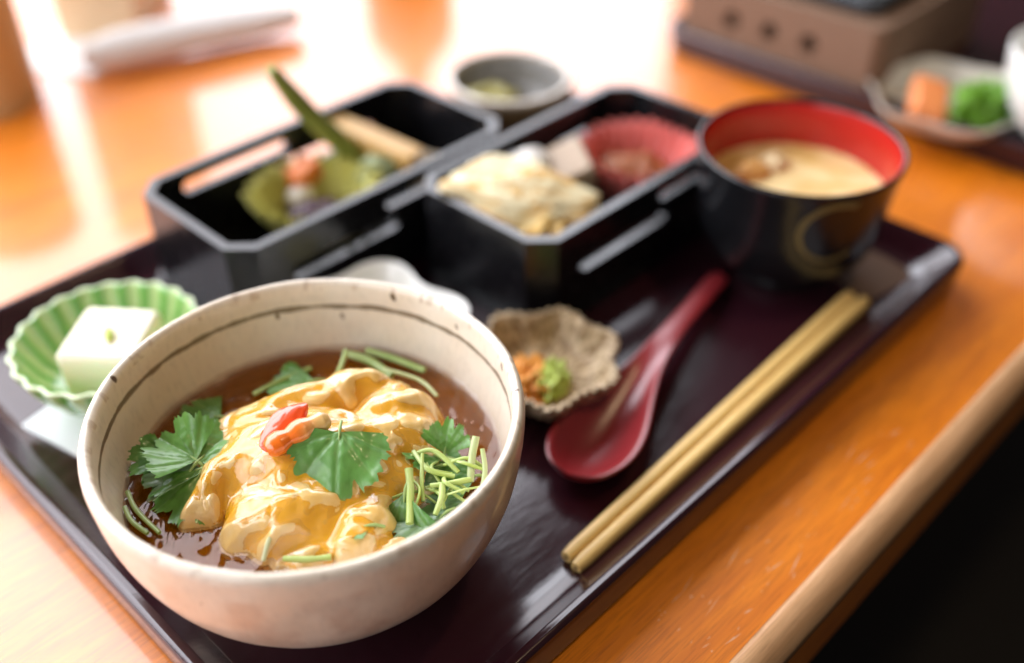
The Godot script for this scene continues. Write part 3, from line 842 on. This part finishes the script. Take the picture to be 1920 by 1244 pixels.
func fried_fish() -> void:
	# a flat fillet in batter, wide and ragged
	var cf := func(u: float, v: float) -> Color:
		var g := noise.get_noise_2d(u * 260.0, v * 260.0) + 0.6 * noise.get_noise_2d(u * 900.0, v * 900.0)
		return Color(0.90, 0.80, 0.52).lerp(Color(0.72, 0.42, 0.10), clampf(0.12 + 2.0 * g, 0.0, 1.0))
	var f := func(u: float, v: float) -> Vector3:
		var a: float = TAU * u; var b: float = PI * (v - 0.5)
		var d := Vector3(cos(b) * cos(a), sin(b), cos(b) * sin(a))
		var k := 1.0 + 0.22 * smooth.get_noise_3d(d.x * 70.0, d.y * 70.0, d.z * 70.0) + 0.07 * noise.get_noise_3d(d.x * 260.0, d.y * 260.0, d.z * 260.0)
		var w := 1.0 - 0.45 * smoothstep(0.1, 1.0, absf(d.x))
		return Vector3(d.x * 0.0395, d.y * 0.0085, d.z * 0.024 * w) * k
	solo("fried_fillet", surf(110, 60, f, {"wrap": true, "cf": cf}), M.matt_food, "cream and golden fried fillet at the near end of the middle box", "fried fish", Vector3(0.3175, 0.0485, -0.3080), Vector3(0.22, -0.80, -0.20))
	var gold := func(u: float, v: float) -> Color: return Color(0.70, 0.42, 0.09).lerp(Color(0.84, 0.66, 0.30), clampf(0.5 + 1.5 * noise.get_noise_2d(u * 300.0, v * 300.0), 0.0, 1.0))
	solo("omelette_roll", lump(0.015, 0.011, 0.011, 0.45, 2.6, 22, 64, 36, gold), M.matt_food, "golden yellow morsels at the near corner under the fried fillet", "side dish", Vector3(0.3070, 0.0370, -0.2830), Vector3(0, 0.35, 0.1))

# ------------------------------------------------------------------ small dishes
func scalloped(label: String, called: String, at: Vector3, r: float, h: float, base: float, n: int, depth: float, phase: float, m: Material, cf, rib := 0.0, thick := 0.0022) -> Node3D:
	var o := thing(called, label, "dish", at)
	var prof := [Vector2(0, 0.0025), Vector2(base * 0.85, 0.0025), Vector2(base * 0.9, 0.0004), Vector2(base, 0.0003), Vector2(base * 1.04, 0.003), Vector2(lerpf(base, r, 0.55), h * 0.33), Vector2(r * 0.93, h * 0.72), Vector2(r, h - 0.0008), Vector2(r - thick * 0.3, h), Vector2(r - thick, h - 0.0006), Vector2(r * 0.93 - thick, h * 0.74), Vector2(lerpf(base, r, 0.5) - thick * 0.5, h * 0.36), Vector2(base * 0.8, 0.0062), Vector2(0, 0.0052)]
	var bend := func(a: float, p: Vector2) -> float:
		var k := smoothstep(base * 0.9, r, p.x)
		return 1.0 + depth * k * cos(n * (a - phase)) + rib * k * (noise.get_noise_2d(cos(a) * 130.0, sin(a) * 130.0) + 0.7 * cos(46.0 * a + 900.0 * p.y))
	part("dish_body", lathe(prof, 368 if rib > 0.0 else maxi(n * 12, 144), 5, bend, cf), m, o)
	return o

func small_dishes() -> void:
	# green fluted dish with tofu, on a square of paper
	solo("paper_mat", block(0.072, 0.0009, 0.072, 0.0003), M.white_paper, "square white paper under the green fluted dish", "paper", Vector3(0.1290, 0.0062, -0.3530), Vector3(0, 0.222, 0))
	var green := func(u: float, v: float) -> Color:
		var c := cos(22.0 * (TAU * u - 0.1))
		var k := smoothstep(-0.9, 0.8, c)     # raised ribs rub pale, hollows hold the green glaze
		if v > 0.53 and v < 0.66: return Color(0.60, 0.72, 0.42)
		return Color(0.12, 0.36, 0.05).lerp(Color(0.44, 0.60, 0.24), k)
	scalloped("pale green fluted dish holding a block of white tofu", "fluted_dish", Vector3(0.1290, 0.0070, -0.3705), 0.0395, 0.0300, 0.018, 22, 0.022, 0.1, M.green_glaze, green)
	solo("tofu_block", tofu_mesh(0.0345, 0.0245, 0.0335), M.tofu, "white block of tofu sitting in the green fluted dish", "tofu", Vector3(0.1297, 0.0150, -0.3690), Vector3(0, 0.687, 0))
	solo("wasabi_dab", tube([Vector3(-0.0042, 0, 0.001), Vector3(0, 0.0005, 0), Vector3(0.0045, 0, -0.0012)], [0.0012, 0.0022, 0.0021, 0.0012], 14, 20, 0.75, func(p): return Color(0.42, 0.50, 0.08)), M.matt_food, "dab of green wasabi on top of the white tofu", "wasabi", Vector3(0.1283, 0.0406, -0.3650), Vector3(0, 0.9, 0))
	# white flower-shaped dish behind the bowl
	scalloped("white five-petalled dish half hidden behind the cream bowl", "flower_dish", Vector3(0.2180, TF, -0.3080), 0.0425, 0.0225, 0.020, 5, 0.13, -0.64, M.white_glaze, null)
	solo("yellow_pickle", lump(0.010, 0.005, 0.008, 0.5, 2.4, 31), tint("pickle_yellow", 0.72, 0.66, 0.30, 0.35), "pale yellow pickle in the white five-petalled dish", "pickle", Vector3(0.2420, 0.0180, -0.3170))
	# speckled stoneware dish
	var sp := func(u: float, v: float) -> Color:
		var a := TAU * u
		var g := noise.get_noise_3d(cos(a) * 260.0, v * 900.0, sin(a) * 260.0) + 0.5 * noise.get_noise_3d(cos(a) * 520.0, v * 900.0, sin(a) * 520.0)
		return Color(0.30, 0.20, 0.10).lerp(Color(0.66, 0.52, 0.33), clampf(0.5 + 2.4 * g, 0.0, 1.0))
	scalloped("brown speckled stoneware dish right of the cream bowl with two condiments", "speckled_dish", Vector3(0.2575, TF, -0.2350), 0.0325, 0.0205, 0.016, 7, 0.085, 0.45, M.brown_stoneware, sp, 0.05)
	solo("grated_radish", lump(0.013, 0.0065, 0.012, 0.75, 3.5, 33), tint("grated", 0.78, 0.32, 0.05, 0.45), "orange grated relish in the speckled dish", "condiment", Vector3(0.2495, 0.0150, -0.2375))
	solo("wasabi_dab", lump(0.0105, 0.0065, 0.0070, 0.6, 2.6, 35), tint("wasabi", 0.42, 0.52, 0.08, 0.45), "lump of bright green wasabi in the speckled dish", "wasabi", Vector3(0.2565, 0.0160, -0.2285), Vector3(0, 0.55, 0))
	# shallow glazed pot behind the boxes
	var o := thing("pottery_bowl", "small brown pottery bowl with a pale rim behind the two black boxes", "bowl", Vector3(0.4235, TF, -0.4160))
	var pm := tint("pot_outside", 0.34, 0.22, 0.09, 0.4)
	part("bowl_body", lathe([Vector2(0, 0.002), Vector2(0.022, 0.002), Vector2(0.024, 0.0003), Vector2(0.027, 0.0035), Vector2(0.034, 0.018), Vector2(0.0385, 0.034), Vector2(0.0382, 0.036), Vector2(0.0362, 0.036), Vector2(0.0358, 0.034)], 96, 5), pm, o)
	part("lining", lathe([Vector2(0.0356, 0.0345), Vector2(0.0340, 0.030), Vector2(0.030, 0.016), Vector2(0.020, 0.007), Vector2(0, 0.006)], 96, 5), mat("grey_glaze", 0.26, 0.25, 0.23, 0.15), o)
	part("rim_band", lathe([Vector2(0.0386, 0.0335), Vector2(0.0389, 0.0352), Vector2(0.0375, 0.0368), Vector2(0.0352, 0.0368), Vector2(0.0340, 0.0352), Vector2(0.0343, 0.0335)], 96, 4), coat(mat("rim_glaze", 0.55, 0.47, 0.38, 0.25), 0.8, 0.08), o)
	solo("simmered_greens", lump(0.018, 0.008, 0.016, 0.5, 2.4, 37), tint("olive", 0.34, 0.30, 0.06, 0.4), "olive green food inside the small brown pottery bowl", "side dish", Vector3(0.4130, 0.0250, -0.4250))

func tofu_mesh(w: float, h: float, d: float) -> ArrayMesh:
	var rings := []
	for k in 15:
		var t := k / 14.0
		var y := h * t
		var e := minf(t, 1.0 - t)
		var ins := 0.0016 * pow(1.0 - minf(e / 0.09, 1.0), 2.0)
		var R := PackedVector3Array()
		for p in rrect(-w / 2 + ins, w / 2 - ins, -d / 2 + ins, d / 2 - ins, 0.0022, 0.0, 5): R.append(p)
		var Q := PackedVector3Array()
		for i in R.size():
			for s in 4:
				var p: Vector3 = R[i].lerp(R[(i + 1) % R.size()], s / 4.0)
				var o := 1.0 + 0.014 * noise.get_noise_3d(p.x * 2500.0, y * 2500.0, p.z * 2500.0)
				Q.append(Vector3(p.x * o, y + (0.0006 * noise.get_noise_2d(p.x * 1500.0, p.z * 1500.0) if k == 14 else 0.0), p.z * o))
		rings.append(Q)
	return stack(rings)

# ------------------------------------------------------------------ spoon and chopsticks
func cutlery() -> void:
	var o := thing("lacquer_spoon", "dark red lacquer spoon lying beside the speckled dish", "spoon", Vector3(0.2185, TF, -0.1850), 0.247)
	#            s      half width depth   rim height
	var K := [[0.000, 0.0020, 0.0006, 0.0125], [0.003, 0.0095, 0.0036, 0.0123], [0.008, 0.0140, 0.0064, 0.0121], [0.016, 0.0172, 0.0088, 0.0119], [0.025, 0.0182, 0.0096, 0.0118], [0.035, 0.0172, 0.0091, 0.0119], [0.045, 0.0147, 0.0076, 0.0122], [0.055, 0.0118, 0.0056, 0.0128], [0.065, 0.0092, 0.0036, 0.0136], [0.075, 0.0072, 0.0016, 0.0142], [0.088, 0.0058, 0.0002, 0.0142], [0.108, 0.0047, -0.0006, 0.0128], [0.132, 0.0045, -0.0008, 0.0098], [0.153, 0.0048, -0.0008, 0.0070], [0.161, 0.0043, -0.0007, 0.0062], [0.1645, 0.0024, -0.0004, 0.0056]]
	var rings := []
	for k in (K.size() - 1) * 5 + 1:
		var f := k / 5.0
		var i := mini(int(f), K.size() - 2); var t := f - i
		var q := []
		for c in 4: q.append(cubic_interpolate(K[i][c], K[i + 1][c], K[maxi(i - 1, 0)][c], K[mini(i + 2, K.size() - 1)][c], t))
		var R := PackedVector3Array()
		var th := 0.0023
		for j in 17:      # hollow upper side
			var s := -1.0 + 2.0 * j / 16.0
			R.append(Vector3(q[0], q[3] - maxf(q[2], -0.001) * (1.0 - pow(minf(absf(s) / 0.90, 1.0), 2.0)), q[1] * s))
		for j in 17:      # rounded under side
			var s := 1.0 - 2.0 * j / 16.0
			var low: float = q[3] - maxf(q[2], 0.0) * (1.0 - pow(absf(s), 2.4)) - th * (0.35 + 0.65 * sqrt(maxf(1.0 - s * s, 0.0)))
			R.append(Vector3(q[0], low, (q[1] + 0.0004) * s))
		rings.append(R)
	part("spoon_body", stack(rings), M.spoon_red, o)
	# a pair of bamboo chopsticks, thick ends away
	var ends := [[Vector3(0.1925, 0, -0.1630), Vector3(0.4080, 0, -0.1700)], [Vector3(0.1912, 0, -0.1572), Vector3(0.4090, 0, -0.1630)]]
	var labels := ["bamboo chopstick nearer the red spoon", "bamboo chopstick nearer the tray's front rim"]
	for k in 2:
		var a: Vector3 = ends[k][0]; var b: Vector3 = ends[k][1]
		var d := b - a
		var c := thing("chopstick", labels[k], "chopstick", a + Vector3(0, TF, 0), -atan2(d.z, d.x), "pair of bamboo chopsticks")
		var rr := []
		for j in 41:
			var t := j / 40.0
			var hw := lerpf(0.0027, 0.0034, t)
			if j == 0: hw -= 0.0005
			if j == 40: hw -= 0.0006
			var R := PackedVector3Array()
			for i in 28:
				var an := TAU * i / 28
				var cx := cos(an); var sy := sin(an)
				R.append(Vector3(d.length() * t + (0.0004 if j == 0 else 0.0), lerpf(0.0029, 0.0036, t) + hw * signf(sy) * pow(absf(sy), 0.75), hw * signf(cx) * pow(absf(cx), 0.75)))
			rr.append(R)
		rr.insert(1, rr[0].duplicate())
		part("stick", stack(rr), M.bamboo, c)
		part("stick_core", block(0.0008, 0.0014, 0.0018, 0.0003), M.bamboo_end, c, Vector3(0.0002, 0.0022, 0))
	solo("chopstick_sleeve", block(0.036, 0.0007, 0.031, 0.0002), mat("sleeve", 0.11, 0.06, 0.035, 0.4), "brown paper sleeve lying beyond the thick ends of the chopsticks", "paper sleeve", Vector3(0.4365, 0.0063, -0.1745), Vector3(0, -0.2, 0))

# ------------------------------------------------------------------ soup
func soup() -> void:
	var c := Vector3(0.413, TF, -0.2125)
	var o := thing("soup_bowl", "round soup bowl, black outside and red inside, at the right of the tray", "bowl", c)
	var out := [Vector2(0, 0.003), Vector2(0.022, 0.003), Vector2(0.0238, 0.0003), Vector2(0.0252, 0.0004), Vector2(0.0262, 0.003), Vector2(0.0265, 0.0075), Vector2(0.0335, 0.0112), Vector2(0.0405, 0.0190), Vector2(0.0440, 0.0300), Vector2(0.0456, 0.0450), Vector2(0.0472, 0.0580), Vector2(0.0488, 0.0670), Vector2(0.0489, 0.0688), Vector2(0.0480, 0.0694), Vector2(0.0470, 0.0690), Vector2(0.0466, 0.0680)]
	part("outer_shell", lathe(out, 128, 5), M.black_lacquer, o)
	part("red_lining", lathe([Vector2(0.0467, 0.0682), Vector2(0.0455, 0.0620), Vector2(0.0440, 0.0480), Vector2(0.0425, 0.0320), Vector2(0.0385, 0.0210), Vector2(0.030, 0.0135), Vector2(0, 0.011)], 128, 5), M.red_lacquer, o)
	# gold ring painted on the outside: a band that follows the wall
	var az := 2.18
	var ring := func(u: float, v: float) -> Vector3:
		var a := -2.3 + 4.3 * u      # an open ring
		var rr: float = 0.0160 + 0.0030 * (v - 0.5) * (1.0 + 0.25 * cos(a - 2.2))
		var y: float = 0.0485 + rr * sin(a)
		var R := 0.0
		for k in out.size() - 1:
			if k > 5 and k < 12 and y >= out[k].y and y <= out[k + 1].y: R = lerpf(out[k].x, out[k + 1].x, (y - out[k].y) / (out[k + 1].y - out[k].y))
		var th := az + rr * cos(a) / 0.045
		return Vector3((R + 0.0006) * cos(th), y, (R + 0.0006) * sin(th))
	part("gold_ring", surf(72, 4, ring, {"closed": false}), M.gold_paint, o)
	var s := func(u: float, v: float) -> Vector3:
		var r: float = v * 0.0441
		var x := r * cos(TAU * u); var z := r * sin(TAU * u)
		return Vector3(x, 0.0462 + 0.0004 * noise.get_noise_2d(x * 3000.0, z * 3000.0), z)
	var cloud := func(u: float, v: float) -> Color:
		var x: float = v * cos(TAU * u); var z: float = v * sin(TAU * u)
		var g := noise.get_noise_2d(x * 70.0 + 30.0 * noise.get_noise_2d(x * 40.0, z * 40.0), z * 70.0)
		return Color(0.72, 0.50, 0.17).lerp(Color(0.92, 0.74, 0.38), clampf(0.6 + 1.3 * g, 0.0, 1.0))
	solo("miso_soup", surf(128, 40, s, {"wrap": true, "closed": false, "cf": cloud}), vcol(tint("miso", 1, 1, 1, 0.12)), "cloudy pale miso soup in the red-lined bowl", "soup", c)
	solo("fried_tofu", lump(0.010, 0.006, 0.008, 0.3, 2.0, 41), tint("aburaage", 0.66, 0.34, 0.08, 0.5), "golden fried tofu piece floating at the left of the miso soup", "tofu", Vector3(0.4100, 0.0515, -0.2350))
	solo("white_tofu", lump(0.0085, 0.0065, 0.0075, 0.25, 1.6, 42), tint("soft_tofu", 0.72, 0.55, 0.30, 0.4), "pale tofu cube floating at the back of the miso soup", "tofu", Vector3(0.4235, 0.0510, -0.2310))

# ------------------------------------------------------------------ the next place at the counter
func neighbour() -> void:
	var t := thing("lacquer_tray", "second dark tray at the top right carrying the brown stove", "tray")
	var rings := []
	for q in [[0.004, 0.0004], [0.003, 0.003], [0.001, 0.016], [0.0015, 0.0185], [0.003, 0.0195], [0.0055, 0.0185], [0.010, 0.012], [0.016, 0.0075], [0.022, 0.006], [0.03, 0.006]]:
		rings.append(rrect(0.594 + q[0], 1.0 - q[0], -0.435 + q[0], -0.125 - q[0], 0.02 - q[0] * 0.5, q[1], 8))
	part("tray_body", stack(rings), M.tray_lacquer, t)
	var o := thing("tabletop_stove", "brown square clay stove with three round holes on the second tray", "stove", Vector3(0.677, TF, -0.3435))
	var g := CSGCombiner3D.new(); g.name = "stove_body"
	var clay := tint("clay", 0.19, 0.11, 0.066, 0.7)
	g.material_override = clay
	o.add_child(g)
	prism(octagon(-0.077, 0.077, -0.0745, 0.0745, 0.004), 0.0005, 0.052, CSGShape3D.OPERATION_UNION, g)
	prism(octagon(-0.062, 0.062, -0.060, 0.060, 0.01), 0.012, 0.06, CSGShape3D.OPERATION_SUBTRACTION, g)
	for k in 3:
		var c := CSGCylinder3D.new(); c.name = "hole"; c.operation = CSGShape3D.OPERATION_SUBTRACTION
		c.radius = 0.0062; c.height = 0.05; c.sides = 24; c.rotation.z = PI / 2; c.position = Vector3(-0.077, 0.030, -0.0335 + 0.0300 * k)
		g.add_child(c, true)
	var gr := thing("grill_pan", "dark iron pan set into the top of the brown stove", "pan", Vector3(0.677, 0.0592, -0.3435))
	part("pan_body", block(0.130, 0.010, 0.126, 0.004, 0.012), tint("iron", 0.028, 0.032, 0.036, 0.5), gr)
	solo("teal_packet", lump(0.030, 0.007, 0.020, 0.3, 1.6, 51), tint("teal", 0.16, 0.42, 0.44, 0.35), "pale teal food lying in the dark pan on the stove", "food", Vector3(0.664, 0.0735, -0.330))
	solo("white_morsel", lump(0.020, 0.009, 0.016, 0.2, 1.4, 52), tint("morsel", 0.7, 0.7, 0.72, 0.4), "white morsel at the right of the dark pan", "food", Vector3(0.728, 0.075, -0.300))
	# dish of vegetables
	var dish := tint("dish_white", 0.62, 0.58, 0.50, 0.3)
	scalloped("off-white six-sided dish of salmon and greens in front of the brown stove", "vegetable_dish", Vector3(0.6200, TF, -0.2250), 0.050, 0.0190, 0.024, 6, 0.06, 0.35, dish, null)
	solo("salmon_slice", block(0.036, 0.012, 0.022, 0.004), tint("salmon", 0.85, 0.28, 0.09, 0.35), "salmon pink slice on the off-white dish", "fish", Vector3(0.6020, 0.0185, -0.2330), Vector3(0.25, 0.5, 0.2))
	solo("green_vegetable", lump(0.018, 0.011, 0.014, 1.1, 4.0, 62), tint("shiso", 0.13, 0.30, 0.012, 0.5), "bright green vegetable beside the salmon on the off-white dish", "vegetable", Vector3(0.6150, 0.0255, -0.2030))
	var b := thing("white_bowl", "white bowl cut off by the right border on the second tray", "bowl", Vector3(0.6400, TF, -0.1510))
	part("bowl_body", lathe([Vector2(0, 0.004), Vector2(0.022, 0.004), Vector2(0.024, 0.0004), Vector2(0.026, 0.004), Vector2(0.040, 0.016), Vector2(0.049, 0.035), Vector2(0.052, 0.056), Vector2(0.0512, 0.058), Vector2(0.0495, 0.057), Vector2(0.046, 0.036), Vector2(0.037, 0.018), Vector2(0, 0.008)], 96, 5), M.white_glaze, b)

# ------------------------------------------------------------------ things at the far end of the counter
func far_things() -> void:
	var tan := tint("cypress", 0.74, 0.50, 0.24, 0.55)
	var o := thing("wooden_cup", "tan wooden holder at the top left corner on the counter", "holder", Vector3(0.2180, 0, -0.7160))
	part("holder_body", lathe([Vector2(0, 0.002), Vector2(0.036, 0.0005), Vector2(0.038, 0.002), Vector2(0.038, 0.098), Vector2(0.0375, 0.10), Vector2(0.0335, 0.10), Vector2(0.033, 0.098), Vector2(0.033, 0.008), Vector2(0, 0.006)], 72, 3), tan, o)
	var b := thing("wooden_box", "pale wooden box standing behind the white towel", "box", Vector3(0.358, 0, -0.783), 0.785)
	part("box_body", block(0.095, 0.18, 0.06, 0.002), tint("pale_wood", 0.80, 0.62, 0.40, 0.5), b)
	solo("white_sheet", block(0.085, 0.001, 0.075, 0.0003), M.white_paper, "white paper on the counter between the wooden holder and the towel", "paper", Vector3(0.305, 0.0003, -0.745), Vector3(0, 0.5, 0))
	solo("rolled_towel", tube([Vector3(-0.078, 0, 0), Vector3(-0.03, 0.002, 0.001), Vector3(0.03, 0.001, -0.001), Vector3(0.080, 0, 0)], [0.010, 0.016, 0.0165, 0.0165, 0.015, 0.009], 28, 40, 0.75), M.cloth, "white rolled hand towel on the counter at the top left", "towel", Vector3(0.3600, 0.0135, -0.6760), Vector3(0, -0.32, 0))
	var q := thing("sauce_bottle", "dark slender sauce bottle standing on the counter beyond the tray", "bottle", Vector3(0.62, 0, -0.74))
	part("bottle_body", lathe([Vector2(0, 0.001), Vector2(0.040, 0.0005), Vector2(0.042, 0.003), Vector2(0.042, 0.07), Vector2(0.038, 0.09), Vector2(0.016, 0.12), Vector2(0.014, 0.145), Vector2(0, 0.146)], 64, 4), tint("soy", 0.05, 0.02, 0.01, 0.2), q)
